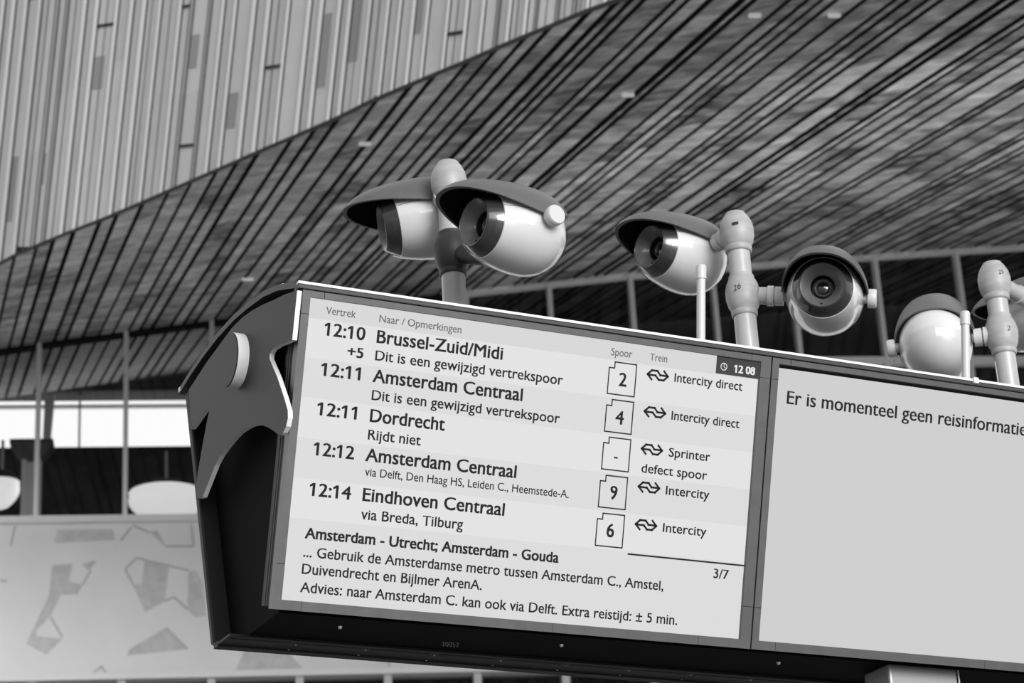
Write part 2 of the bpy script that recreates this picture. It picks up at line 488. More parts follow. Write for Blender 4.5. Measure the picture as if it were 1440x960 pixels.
# panel band below the glass with its grey figures
T0, T1 = mts[0], mts[-1]
mb = MB()
mb.box((T0, 0, Z_LOW), (T1, .25, Z_LEDGE), lambda a, b, c: W(a, c, b))
Q = lambda zx, zy: (zx / 4.0, 720 + zy / 4.0)
def fig(pts, mi=1, conv=True, dz=-.012):
    q = [wall(Q(*p) if conv else p) for p in pts]
    poly = [(wt(p), p.z) for p in q]
    poly = [(a, min(max(b, Z_LOW + .01), Z_LEDGE - .01)) for a, b in poly]
    mb.prism(poly, lambda a, b, h: W(a, b, h), dz, -.001, mi)
def stroke(p, q, w=2.4, conv=True):
    a, b = (Q(*p), Q(*q)) if conv else (p, q)
    dx, dy = b[0] - a[0], b[1] - a[1]; L = math.hypot(dx, dy); nx, ny = -dy / L * w / 2, dx / L * w / 2
    fig([(a[0] + nx, a[1] + ny), (b[0] + nx, b[1] + ny), (b[0] - nx, b[1] - ny), (a[0] - nx, a[1] - ny)], 2, False, -.014)
fig([(325, 100), (635, 97), (648, 155), (308, 172)])
fig([(295, 300), (410, 290), (385, 390), (465, 408), (435, 462), (345, 462), (290, 570), (205, 670), (210, 700), (350, 712), (262, 800), (150, 738), (275, 470), (285, 400)])
fig([(465, 290), (545, 272), (500, 330)])
fig([(815, 270), (950, 305), (925, 500), (820, 560), (750, 410), (800, 405)])
fig([(1062, 335), (1105, 330), (1140, 400), (1160, 580), (1100, 590), (1055, 545)])
fig([(935, 650), (1055, 768), (715, 805), (730, 770)])
fig([(840, 110), (885, 105), (935, 195)])
for a, b in [((465, 408), (510, 330)), ((285, 590), (350, 700)), ((770, 258), (1062, 328)), ((705, 320), (770, 258)), ((705, 320), (750, 410)), ((750, 75), (840, 115)),
             ((935, 192), (1090, 192)), ((1075, 70), (1090, 192)), ((680, 160), (740, 85)), ((85, 80), (60, 190)), ((0, 385), (40, 388)), ((570, 865), (600, 920)), ((570, 865), (520, 920)),
             ((925, 500), (980, 478)), ((980, 478), (1055, 545)), ((935, 650), (1055, 768))]:
    stroke(a, b, 1.8)
fig([(331, 944), (345, 912), (400, 912), (427, 943)], 1, False)
fig([(-120, 800), (-40, 780), (-30, 860), (-100, 880)], 1, False)
for cx in range(480, 1500, 170):      # the figures go on behind the display
    fig([(cx, 800), (cx + 70, 780), (cx + 95, 850), (cx + 20, 880)], 1, False)
stroke((547, 925), (547, 944), 1.5, False)
struct(mb.build('wall_back', [M['panel'], M['panel_grey'], M['panel_line']]), 'pale panel band with flat grey angular figures')
# ledges
mb = MB(); mb.box((T0, -.10, Z_LEDGE - .03), (T1, .12, Z_LEDGE + .05), lambda a, b, c: W(a, c, b))
struct(mb.build('trim_2', M['mullion']), 'ledge under the upper glazing')
mb = MB(); mb.box((T0, -.16, Z_LOW2), (T1, .12, Z_LOW - .02), lambda a, b, c: W(a, c, b)); mb.box((T0, -.05, Z_LOW - .02), (T1, .1, Z_LOW), lambda a, b, c: W(a, c, b), 1)
struct(mb.build('trim_3', [M['panel'], M['frame_dark']]), 'pale ledge under the panel band')
lows = [wt(wall(q)) for q in [(-80, 958), (45, 958), (171, 958), (297, 958), (421, 958), (545, 958), (671, 958), (795, 958), (921, 958), (1047, 958), (1173, 958), (1299, 958), (1425, 958), (1551, 958)]]
for k, (t0, t1) in enumerate(zip(lows, lows[1:])):
    mb = MB(); mb.box((t0, .03, Z_LOW2 - 2.4), (t1, .05, Z_LOW2), lambda a, b, c: W(a, c, b))
    o = struct(mb.build('window_%d' % (k + 31), M['glass']))
    mb = MB(); mb.box((t0 - .045, -.08, Z_LOW2 - 2.4), (t0 + .045, .08, Z_LOW2), lambda a, b, c: W(a, c, b))
    mb.build('window_frame', M['white'], o)
mb = MB(); mb.box((T0, 0, 0), (T1, .25, Z_LOW2 - 2.4), lambda a, b, c: W(a, c, b))
struct(mb.build('wall_lower', M['panel']), 'plain wall under the lower glazing')

# room behind the glass: dark back wall with a daylit strip opening at the left
M['backwall'] = speckle(mat('dark_back_wall', 52, 0.7), 1.2, 0.35, 52)
BK = 4.7
zt, zb = wall((100, 553), BK).z, wall((150, 628), BK).z
tL, tR, tE = wt(wall((-500, 600), BK)), wt(wall((330, 600), BK)), wt(wall((1900, 600), BK))
mb = MB()
mb.box((tL, BK, 0), (tE, BK + .3, zb), lambda a, b, c: W(a, c, b))
mb.box((tR, BK, zb), (tE, BK + .3, zb + 9), lambda a, b, c: W(a, c, b))
for k in range(70):                                         # vertical boarding
    t = tL + (tE - tL) * k / 70
    mb.box((t, BK - .05, 3), (t + .16, BK, zb - .02), lambda a, b, c: W(a, c, b))
mb.box((tL, BK - .1, zt), (tR, BK + .3, zt + 1.2), lambda a, b, c: W(a, c, b))
struct(mb.build('wall_far', M['backwall']), 'dark back wall behind the glazing')
# frames in the strip opening
mb = MB()
zr = wall((150, 568), BK).z
mb.box((tL, BK + .05, zr - .014), (tR, BK + .15, zr + .014), lambda a, b, c: W(a, c, b))
for q in [(112, 560)]:
    t = wt(wall(q, BK)); mb.box((t - .014, BK + .05, zb), (t + .014, BK + .15, zt + .2), lambda a, b, c: W(a, c, b))
M['bright_frame'] = mat('pale_strip_frame', 235, 0.5)
struct(mb.build('window_frame', M['bright_frame']), 'pale frame of the daylit strip window')
# floor
M['floor'] = speckle(mat('station_floor', 125, 0.5), 0.6, 0.1, 125)
mb = MB(); mb.box((-40, -25, -.2), (45, 40, 0)); struct(mb.build('floor', M['floor']), 'grey station floor')

# slanted prop, capped column and pendant lamps seen through the glass
def back_at(q, back): return wall(q, back)
b = 3.2
p0, p1 = back_at((64, 640), b), back_at((70, 552), b)
mb = MB(); w = back_at((76, 552), b) - back_at((62, 552), b); w2 = back_at((70, 640), b) - back_at((60, 640), b)
mb.hexa([p0 - w2 / 2, p0 + w2 / 2, p0 + w2 / 2 + WN * .1, p0 - w2 / 2 + WN * .1], [p1 - w / 2, p1 + w / 2, p1 + w / 2 + WN * .1, p1 - w / 2 + WN * .1])
M['prop'] = mat('grey_prop', 246, 0.5)
tag(mb.build('slanted_prop', M['prop'], bevel=.01), 'grey slanted prop crossing the daylit strip window at left', 'prop')
b = 1.6
tcx = wt(back_at((44, 660), b)); zc = back_at((44, 620), b).z
root = empty('steel_column', Matrix.Translation(W(tcx, 0, b)), 'pale steel column with flared dark cap behind the left glazing', 'column')
inv = -root.location
mb = MB()
mb.box((tcx - .12, b - .02, 0), (tcx - .06, b + .2, zc - .25), lambda a, y, c: W(a, c, y)); mb.box((tcx + .06, b - .02, 0), (tcx + .12, b + .2, zc - .25), lambda a, y, c: W(a, c, y))
mb.box((tcx - .06, b + .07, 0), (tcx + .06, b + .11, zc - .25), lambda a, y, c: W(a, c, y))
mb.build('shaft', M['prop'], root, off=root.location)
mb = MB(); mb.hexa([W(tcx - .12, zc - .25, b - .02), W(tcx + .12, zc - .25, b - .02), W(tcx + .12, zc - .25, b + .2), W(tcx - .12, zc - .25, b + .2)],
                   [W(tcx - .26, zc - .05, b - .08), W(tcx + .26, zc - .05, b - .08), W(tcx + .26, zc - .05, b + .26), W(tcx - .26, zc - .05, b + .26)])
mb.box((tcx - .27, b - .09, zc - .05), (tcx + .27, b + .27, zc), lambda a, y, c: W(a, c, y))
mb.build('cap', M['frame_dark'], root, off=root.location)
M['lampshade'] = mat('white_lamp_shade', 238, 0.4, emit=215)
M['lamp_dark'] = mat('dark_lamp_rim', 70, 0.5)
def pendant(q, wpx, hpx, back, label):
    c = back_at(q, back); r = (back_at((q[0] + wpx / 2, q[1]), back) - c).length
    h = (back_at((q[0], q[1] - hpx), back).z - c.z)
    root = empty('pendant_lamp', Matrix.Translation(c), label, 'lamp', 'white pendant lamps behind the glazing')
    mb = MB(); mb.lathe([(h * k / 8 - h * .55, r * math.sin(PI * min(.98, .06 + k / 8 * .6)) if k else 0) for k in range(8)] + [(h * .42, r * .99)], lambda x, y, z: Vector((x, y, z)), 36)
    mb.build('lamp_shade', M['lampshade'], root, smooth=40)
    mb = MB(); mb.lathe([(h * .42, r * .99), (h * .52, r * .93), (h * .75, r * .5), (h * .85, .04)], lambda x, y, z: Vector((x, y, z)), 36)
    mb.build('lamp_cover', M['lamp_dark'], root, smooth=40)
    mb = MB(); mb.tube((0, 0, h * .8), (0, 0, h * .8 + .42), .02); mb.build('rod', M['white'], root)
pendant((234, 712), 108, 42, 1.8, 'white saucer pendant lamp behind the glazing beside the display')
pendant((2, 695), 52, 40, 1.8, 'white pendant lamp at left edge behind the glazing')

# small bright slots between the ceiling boards
M['slot'] = mat('ceiling_slot_light', 200, 0.5, emit=140)
for q, lb in [((513, 200), 'tiny slot light in the ceiling above the leftmost eye camera'), ((883, 131), 'tiny slot light in the ceiling above the eye camera by the tall post'),
              ((348, 391), 'tiny slot light in the ceiling just above the display end plate'), ((1061, 19), 'tiny slot light in the ceiling at the top, brighter of two'),
              ((1173, 19), 'tiny slot light in the ceiling at the top, right of a brighter one')]:
    c = ceiling_at(q); w = .13; mb = MB()
    pa = ceiling_at((q[0] - 8, q[1])); pb = ceiling_at((q[0] + 8, q[1]))
    n = (pb - pa).cross(D).normalized(); n = n if n.z < 0 else -n
    e = (pb - pa).normalized()
    mb.hexa([pa - D * .022, pb - D * .022, pb + D * .022, pa + D * .022], [p + n * .03 for p in (pa - D * .022, pb - D * .022, pb + D * .022, pa + D * .022)])
    tag(mb.build('ceiling_light', M['slot'], bevel=.004), lb, 'light', 'slot lights in the ceiling')

# ------------------------------------------------------------------ the information display
TL = EYE + Vector((-0.41026787, 4.46416439, 1.97292297))
SX = Vector((math.cos(PSI), math.sin(PSI), 0)); SY = Vector((-math.sin(PSI), math.cos(PSI), 0)); SZ = Vector((0, 0, 1))
S_OFF = Vector((1.654, 0.355, -TL.z))                         # foot of the column, in display coordinates
def SW(x, y, z): return TL + SX * x + SY * y + SZ * z
sign_m = Matrix.Translation(SW(*S_OFF)) @ Matrix.Rotation(PSI, 4, 'Z')
SIGN = empty('departure_board', sign_m, 'black wedge shaped departure display on a column, with train times on its screens', 'departure board')
st, ct = math.sin(TAU), math.cos(TAU)
def sp(x, v, o=0.0): return Vector((x, v * st - o * ct, -v * ct - o * st))   # x along, v down the tilted face, o out of it
OUTN = SX * 0 + SY * -ct + SZ * -st
def on_face(q, o):
    X = hit(q, TL + OUTN * o, OUTN) - TL - OUTN * o
    return X.dot(SX), X.dot(SY) * st - X.dot(SZ) * ct
def on_side(q, x):
    X = hit(q, TL + SX * x, SX) - TL
    return X.dot(SY), X.dot(SZ)
LEN = 3.308
def sbuild(mb, name, mats, parent=None, **kw): return mb.build(name, mats, parent or SIGN, off=S_OFF, **kw)

# housing: shell with a sunk end
prof = [(.062, -.004), (.250, -.594), (.513, -.594), (.672, -.02), (.55, .05), (.355, .066), (.2, .05)]
mb = MB(); mb.prism(prof, lambda a, b, h: Vector((h, a, b)), .035, LEN - .035)
sbuild(mb, 'housing', M['pit'])
# back panel, bottom tray and their edges
mb = MB()
mb.prism([(.517, -.597), (.541, -.586), (.700, .035), (.676, .035)], lambda a, b, h: Vector((h, a, b)), -.004, LEN + .004)
sbuild(mb, 'back_panel', M['housing'], bevel=.004)
mb = MB()
mb.box((-.006, .420, -.599), (LEN + .006, .500, -.5935))
mb.box((-.006, .490, -.602), (LEN + .006, .515, -.590))
x = .0
while x < LEN - .2:
    mb.box((x, .436, -.5998), (x + .135, .444, -.5985), mi=1); x += .158
sbuild(mb, 'bottom_rail', [M['housing'], M['dark_line']], bevel=.0015)
for x in (.193, .703, 1.248, 2.06, 2.6, 3.1):
    mb = MB(); mb.lathe([(-.5985, .0), (-.5985, .0035), (-.594, .005)], lambda a, b, h, x=x: Vector((x + a, .312 + b, h)), 12); sbuild(mb, 'screw', M['steel'])
x = .0
while x < LEN - .2:
    for dx, yy in ((.147, .44), (.147, .48)):
        mb = MB(); mb.lathe([(-.6015, 0), (-.6015, .0022), (-.597, .0022)], lambda a, b, h, x=x + dx, yy=yy: Vector((x + a, yy + b, h)), 8); sbuild(mb, 'screw', M['steel'])
    x += .158
vs, fs, a0, a1 = text_shape('30057')
mb = MB(); mb.add([((.457 + (a - a0) / (a1 - a0) * .040 - b / CAPH * .016), .352 + .034 - b / CAPH * .032, -.5955) for a, b in vs], fs)
sbuild(mb, 'serial_number', M['paint'])['label'] = 'small grey number 30057'

# monitors
def text_on(s, parent, mb, p_left, p_right, cap_px=None, cap=None, bold=0.0, o=-.0045):
    """set a line of text between two measured points of the face"""
    x0, v0 = on_face(p_left, o); x1, v1 = on_face(p_right, o)
    v = (v0 + v1) / 2
    vs, fs, a0, a1 = text_shape(s)
    if cap is None: cap = cap_px
    k = (x1 - x0) / (a1 - a0)
    dd = bold * cap * 2.1                                       # heavier weight: the same strokes set side by side
    for j, (d, e) in enumerate(((0, 0),) if bold == 0 else ((-dd, -dd * .5), (dd, dd * .5), (dd, -dd * .5), (-dd, dd * .5))):
        mb.add([sp(x0 + (a - a0) * k + d, v - b / CAPH * cap + e, o + j * .00004) for a, b in vs], fs)
    return x0, x1, v
PXM = 1 / 690.0                                               # metres of face height per photo pixel
OPEN = (.0175, .0125, 1.0748, .6165)
def monitor(x0):
    a, b, c, d = OPEN
    W_, H_ = 1.1005, .636
    mb = MB()
    fr = [((0, 0), (W_, b)), ((0, d), (W_, H_)), ((0, b), (a, d)), ((c, b), (W_, d))]
    for (xa, va), (xb, vb) in fr:
        mb.hexa([sp(x0 + xa, va, -.022), sp(x0 + xb, va, -.022), sp(x0 + xb, vb, -.022), sp(x0 + xa, vb, -.022)],
                [sp(x0 + xa, va, 0), sp(x0 + xb, va, 0), sp(x0 + xb, vb, 0), sp(x0 + xa, vb, 0)])
    for xa, va, xb, vb in [(.046, 0, .0475, b), (1.05, 0, 1.0508, b), (.06, d, .0608, H_), (.62, d, .6205, H_), (.97, d, .9705, H_), (0, .047, a, .048), (0, .545, a, .5465), (c, .047, W_, .048), (c, .545, W_, .5462)]:
        mb.hexa([sp(x0 + xa, va, -.002), sp(x0 + xb, va, -.002), sp(x0 + xb, vb, -.002), sp(x0 + xa, vb, -.002)],
                [sp(x0 + xa, va, .0004), sp(x0 + xb, va, .0004), sp(x0 + xb, vb, .0004), sp(x0 + xa, vb, .0004)], 1)
    return sbuild(mb, 'monitor_bezel', [M['bezel'], M['dark_line']])
def monitor_box(x0):
    mb = MB()
    mb.hexa([sp(x0 + .004, .004, -.022), sp(x0 + 1.096, .004, -.022), sp(x0 + 1.096, .632, -.022), sp(x0 + .004, .632, -.022)],
            [sp(x0 + .004, .004, -.075), sp(x0 + 1.096, .004, -.075), sp(x0 + 1.096, .632, -.075), sp(x0 + .004, .632, -.075)])
    for k in (.0, .03):                                        # bright edge lines of the casing
        mb.hexa([sp(x0 + .0028, .006, -.045 - k * .4), sp(x0 + .004, .006, -.045 - k * .4), sp(x0 + .004, .632, -.045 - k * .4), sp(x0 + .0028, .632, -.045 - k * .4)],
                [sp(x0 + .0028, .006, -.047 - k * .4), sp(x0 + .004, .006, -.047 - k * .4), sp(x0 + .004, .632, -.047 - k * .4), sp(x0 + .0028, .632, -.047 - k * .4)], 1)
    return sbuild(mb, 'monitor_case', [M['housing'], M['frame_dark']])
def panel(mb, x0, v0, x1, v1, o, mi=0, th=.0006):
    mb.hexa([sp(x0, v0, o - th), sp(x1, v0, o - th), sp(x1, v1, o - th), sp(x0, v1, o - th)], [sp(x0, v0, o), sp(x1, v0, o), sp(x1, v1, o), sp(x0, v1, o)], mi)
O_S = -.006
mons = [monitor(x0) for x0 in (0, 1.104, 2.208)]
for x0 in (0, 1.104, 2.208): monitor_box(x0)
# first screen: banded rows
vb = [on_face(q, O_S)[1] for q in [(435, 446.5), (430, 502), (425, 557.5), (420, 614), (413, 670.4), (407, 727)]]
mb = MB()
edges = [.0135] + vb + [.6165]
for k, (v0, v1) in enumerate(zip(edges, edges[1:])):
    panel(mb, .0185, v0, 1.0735, v1, O_S, [2, 0, 1, 0, 1, 0, 1][k], .004)
SCR = sbuild(mb, 'screen', [M['row_light'], M['row_grey'], M['row_head']])
SCR['label'] = 'lit screen of train departures in banded rows'
def line(name, mb, m=None, label=None):
    o = sbuild(mb, name, m or M['ink'], SCR)
    if label: o['label'] = label
    return o
C_BIG, C_MID, C_SM, C_HEAD = 17.6 * PXM, 13.7 * PXM, 11.2 * PXM, 10.0 * PXM
for s, a, b, c in [('Vertrek', (458.3, 440.8), (500, 447.5), C_HEAD), ('Naar / Opmerkingen', (533.3, 452.5), (648.5, 468.7), C_HEAD), ('Spoor', (859.2, 499.3), (888.8, 503), C_HEAD * 1.05), ('Trein', (913.9, 506.3), (938, 509.5), C_HEAD)]:
    mb = MB(); text_on(s, SCR, mb, a, b, cap=c, bold=.008); line('column_heading', mb, M['ink_head'])
rows = [
 ([('12:10', (456, 470.9), (512.6, 478.8), C_BIG, .0155), ('Brussel-Zuid/Midi', (529.8, 481.7), (706.2, 505.6), C_BIG, .0155), ('+5', (488.4, 500.6), (510, 504.1), C_MID, .02), ('Dit is een gewijzigd vertrekspoor', (527.5, 506.5), (790.8, 540.9), C_MID, .0105), ('Intercity direct', (948.3, 536.5), (1043.5, 549.5), C_MID * .93, .0105)],
  [(865.5, 508.7), (895.4, 512.9), (891.8, 557.6), (854, 553.1), (856.8, 516.2), (864, 517.4)], ('2', (870.2, 542.3), (880.2, 543.7)), ((910.6, 526.2), (939.3, 529.0))),
 ([('12:11', (451.3, 527.2), (505.9, 534.8), C_BIG, .0155), ('Amsterdam Centraal', (524, 537.1), (734, 563.3), C_BIG, .0155), ('Dit is een gewijzigd vertrekspoor', (522.5, 562.2), (786.5, 594.8), C_MID, .0105), ('Intercity direct', (944.1, 590), (1039.3, 601.8), C_MID * .93, .0105)],
  [(861.6, 561.6), (890.9, 565.5), (887.6, 610.5), (850.1, 606), (853.1, 569.1), (859.8, 570)], ('4', (865.2, 595.7), (876.1, 597)), ((906.3, 577.9), (935.6, 581.3))),
 ([('12:11', (445.8, 582.6), (500.6, 590.2), C_BIG, .0155), ('Dordrecht', (520.2, 592.5), (624.6, 605.6), C_BIG, .0155), ('Rijdt niet', (517.3, 617.3), (591, 626.6), C_MID, .0105), ('Sprinter', (940.2, 642), (998.2, 648.3), C_MID * .93, .0105), ('defect spoor', (901.8, 664.5), (993.7, 674), C_MID * .93, .0105)],
  [(857.4, 614.5), (887, 618.1), (883.7, 663.4), (845.9, 658.9), (848.9, 622), (855.6, 622.9)], ('-', (863.2, 644.5), (868.6, 645.2)), ((902.4, 630.2), (931.1, 633.8))),
 ([('12:12', (440.8, 638.6), (497.1, 646.5), C_BIG, .0155), ('Amsterdam Centraal', (513.8, 647.9), (725.2, 671.8), C_BIG, .0155), ('via Delft, Den Haag HS, Leiden C., Heemstede-A.', (512.9, 668.9), (799.5, 700.1), C_SM, .006), ('Intercity', (936.2, 695.1), (997, 701.8), C_MID * .93, .0105)],
  [(852.5, 668), (882.8, 671.6), (878.8, 716.9), (841, 711.8), (844.7, 675.5), (851.6, 676.4)], ('9', (857.7, 701.3), (867, 702.6)), ((897.9, 683.4), (927.2, 687))),
 ([('12:14', (435, 695.8), (492.4, 703.1), C_BIG, .0155), ('Eindhoven Centraal', (509.9, 704), (708.5, 724.8), C_BIG, .0155), ('via Breda, Tilburg', (507.4, 730), (650.4, 743.8), C_MID, .0105), ('Intercity', (932, 747.4), (992.8, 754), C_MID * .93, .0105)],
  [(848, 721.1), (878.2, 724.7), (875, 770.1), (836.7, 766.6), (840.5, 729), (847.5, 729.7)], ('6', (852.8, 754.3), (862.5, 755.6)), ((893.9, 736.2), (922.9, 739.8))),
]
O_T = -.0045
def stroke_face(mb, pts, w, o=O_T, close=False):
    """thin polyline on the tilted face; pts in (x,v)"""
    n = len(pts)
    for i in range(n if close else n - 1):
        (x0, v0), (x1, v1) = pts[i], pts[(i + 1) % n]
        L = math.hypot(x1 - x0, v1 - v0); ux, uv = (x1 - x0) / L, (v1 - v0) / L
        x0 -= ux * w / 2; v0 -= uv * w / 2; x1 += ux * w / 2; v1 += uv * w / 2
        nx, nv = -uv * w / 2, ux * w / 2
        mb.add([sp(x0 + nx, v0 + nv, o), sp(x1 + nx, v1 + nv, o), sp(x1 - nx, v1 - nv, o), sp(x0 - nx, v0 - nv, o)], [(0, 1, 2, 3)])
LOGO = [[(0.21, -.56), (0, 0), (0.2, .5), (.475, .5), (.62, .05), (.985, .05)], [(0.02, -.04), (.395, -.05), (.56, -.5), (.80, -.5), (1, 0), (.80, .56)]]
for texts, boxpx, (dg, d0, d1), (l0, l1) in rows:
    for s, a, b, c, bd in texts:
        mb = MB(); text_on(s, SCR, mb, a, b, cap=c, bold=bd)
        line('delay_text' if s[0] == '+' else 'departure_time' if s[:3] == '12:' else 'destination_text' if c == C_BIG else 'train_type_text' if a[0] > 880 else 'remark_text', mb)
    mb = MB()
    bx = [on_face(q, O_T) for q in boxpx]
    # square the box up on the face
    L_, R_ = (bx[3][0] + bx[4][0]) / 2, (bx[1][0] + bx[2][0]) / 2
    T_, B_, Nx, Nv = (bx[0][1] + bx[1][1]) / 2, (bx[2][1] + bx[3][1]) / 2, (bx[0][0] + bx[5][0]) / 2, (bx[4][1] + bx[5][1]) / 2
    stroke_face(mb, [(Nx, T_), (R_, T_), (R_, B_), (L_, B_), (L_, Nv), (Nx, Nv)], .0028, close=True)
    line('platform_box', mb); mb = MB()
    if dg == '-':
        x0, v0 = on_face(d0, O_T); x1, v1 = on_face(d1, O_T)
        panel(mb, x0, (v0 + v1) / 2 - .004, x1, (v0 + v1) / 2 - .0005, O_T, 0, .0005)
    else: text_on(dg, SCR, mb, d0, d1, cap=19.2 * PXM, bold=.014)
    line('platform_number', mb)
    mb = MB()
    x0, v0 = on_face(l0, O_T); x1, v1 = on_face(l1, O_T); vm = (v0 + v1) / 2; wl = x1 - x0
    for pl in LOGO: stroke_face(mb, [(x0 + a * wl, vm - b * .0185) for a, b in pl], .0045)
    line('train_emblem', mb)
mb = MB()
text_on('Amsterdam - Utrecht; Amsterdam - Gouda', SCR, mb, (428.9, 756.6), (784.9, 790.8), cap=C_MID * 1.04, bold=.021); line('notice_heading', mb)
for s, a, b in [('... Gebruik de Amsterdamse metro tussen Amsterdam C., Amstel,', (426.4, 783.2), (932.4, 829.4)), ('Duivendrecht en Bijlmer ArenA.', (424.3, 806.4), (677, 829.3)),
                ('Advies: naar Amsterdam C. kan ook via Delft. Extra reistijd: \u00b1 5 min.', (421.9, 832.4), (951.7, 878.3)), ('3/7', (1003.2, 812.2), (1024, 814.5))]:
    mb = MB(); text_on(s, SCR, mb, a, b, cap=C_MID, bold=.0105); line('page_number' if s == '3/7' else 'notice_text', mb)
mb = MB()
x0, v0 = on_face((882.8, 778.6), O_T); x1, v1 = on_face((1046.9, 795.2), O_T)
panel(mb, x0, (v0 + v1) / 2 - .0018, x1, (v0 + v1) / 2 + .0018, O_T, 0, .0005)
line('ruled_line', mb)
# clock badge
x0, v1 = on_face((1006.7, 525.2), O_T); x1, v1b = on_face((1068.6, 532.6), O_T)
mb = MB(); panel(mb, x0, .0135, 1.0735, (v1 + v1b) / 2, O_T - .0006, 0, .0006)
cx, cv = on_face((1018.1, 515.3), O_T)
def ring(mb, cx, cv, r0, r1, o, n=28):
    for k in range(n):
        a, b = 2 * PI * k / n, 2 * PI * (k + 1) / n
        mb.add([sp(cx + r0 * math.cos(a), cv + r0 * math.sin(a), o), sp(cx + r1 * math.cos(a), cv + r1 * math.sin(a), o), sp(cx + r1 * math.cos(b), cv + r1 * math.sin(b), o), sp(cx + r0 * math.cos(b), cv + r0 * math.sin(b), o)], [(0, 1, 2, 3)], 1)
ring(mb, cx, cv, .0066, .0084, O_T)
n0 = len(mb.f)
stroke_face(mb, [(cx, cv - .0055), (cx, cv), (cx + .004, cv + .003)], .0015)
text_on('12 08', SCR, mb, (1032.4, 523.4), (1061, 527), cap=11 * PXM, bold=.028)
for k in range(n0, len(mb.f)): mb.m[k] = 1
line('clock_badge', mb, [M['badge'], M['badge_ink']], 'dark badge with clock sign and 12 08')
# second and third screen
mb = MB(); panel(mb, 1.104 + .0185, .0205, 1.104 + 1.0735, .6165, O_S, 0, .004)
S2 = sbuild(mb, 'screen', M['blank']); S2['label'] = 'pale blank screen with one line of text'
x0, v0 = on_face((1106.4, 567.4), O_T); xr, vr = on_face((1431.5, 613.5), O_T)
vs, fs, a0, a1 = text_shape('Er is momenteel geen reisinformati')
k = (xr - x0) / (a1 - a0); vm = v0
vs, fs, a0, a1 = text_shape('Er is momenteel geen reisinformatie')
mb = MB()
for j, d in enumerate((-.0008, 0, .0008)): mb.add([sp(x0 + (a - a0) * k + d, vm - b / CAPH * 19.6 * PXM, O_T + j * .00004) for a, b in vs], fs)
sbuild(mb, 'notice_text', M['ink'], S2)
mb = MB(); panel(mb, 2.208 + .0185, .0205, 2.208 + 1.0735, .6165, O_S, 0, .004)
sbuild(mb, 'screen', M['blank'])

# roof: two curved sheets with a pale front lip
def arc_sheet(pts, th):
    return pts + [(a, b - th) for a, b in reversed(pts)]
r_front = [(-.004, .0135), (.02, .022), (.061, .037), (.11, .054), (.19, .073), (.282, .084), (.36, .090)]
r_back = [(.36, .090), (.46, .089), (.56, .080), (.64, .068), (.715, .052)]
for pts, nm in ((r_front, 'roof_sheet'), (r_back, 'roof_sheet')):
    mb = MB(); mb.prism(arc_sheet(pts, .013), lambda a, b, h: Vector((h, a, b)), -.012, LEN + .012)
    rs = sbuild(mb, nm, [M['roof'], M['roof_top']], smooth=30)
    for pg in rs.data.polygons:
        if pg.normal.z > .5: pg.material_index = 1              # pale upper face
mb = MB(); mb.box((-.0125, -.0075, .0092), (LEN + .0125, .004, .0148)); mb.box((-.0125, .706, .044), (LEN + .0125, .718, .054))
sbuild(mb, 'roof_lip', M['alu'])
mb = MB(); mb.box((-.011, -.005, .0012), (LEN + .011, .02, .0092)); sbuild(mb, 'roof_fascia', M['fascia'])
mb = MB()
c = [hit((1372, y), SW(0, -.008, 0), SY) for y in (537.5, 545.5)]
cl = [((p - TL).dot(SX), (p - TL).dot(SZ)) for p in c]
mb.box((cl[0][0] - .007, -.0125, .0035), (cl[0][0] + .007, .006, .0175)); sbuild(mb, 'roof_clip', M['alu'], bevel=.0012)
# screws along the curved roof edge
for a, bb in [(.10, .0505), (.13, .058), (.30, .0855), (.33, .088), (.55, .081), (.58, .0775), (.66, .0645)]:
    mb = MB(); mb.lathe([(0, .004), (.004, .004), (.005, 0)], lambda x, y, h, a=a, bb=bb: Vector((-.004 + x, a + y, bb - .002 + h)), 10); sbuild(mb, 'screw', M['steel'])

# end plates: cut-out silhouette with a round boss
PXE = -.014
out_px = [(418, 408), (400, 414), (385, 421.5), (370, 428), (355, 436), (340, 447), (326, 461), (312, 480), (290, 510), (266, 547), (265, 551), (267, 577), (268.8, 603), (275, 595), (283, 583.5), (290, 574), (293.5, 572), (294.6, 576), (291, 592), (284, 630), (278, 665), (274.6, 691), (276, 698.5), (280, 700.5), (285, 698.5),
          (297.5, 667), (303, 653), (310, 640), (318, 629), (327.5, 617.5), (336, 608.5), (345, 602.5), (353, 598.5), (362.5, 597), (370, 598), (377.5, 601), (385, 606), (390, 610), (394, 611.5), (398, 608), (402.5, 599), (405, 587), (404.8, 577), (400, 560), (395, 545), (390, 530), (382.5, 512.5), (379, 504), (379.5, 497), (383.5, 491), (392.5, 485.5), (403, 481.5), (411, 477.5)]
poly = [on_side(q, PXE - .005) for q in out_px]
def end_plate(x_in, x_out):
    mb = MB(); n = len(poly)
    vs = [Vector((x_in, a, b)) for a, b in poly] + [Vector((x_out, a, b)) for a, b in poly]
    mb.add(vs, [tuple(range(n))], 0); mb.add(vs, [tuple(range(2 * n - 1, n - 1, -1))], 0)
    mb.add(vs, [(i, (i + 1) % n, n + (i + 1) % n, n + i) for i in range(n)], 1)
    return sbuild(mb, 'end_plate', [M['plate'], M['plate_edge']])
bc = on_side((321, 506), PXE - .03)
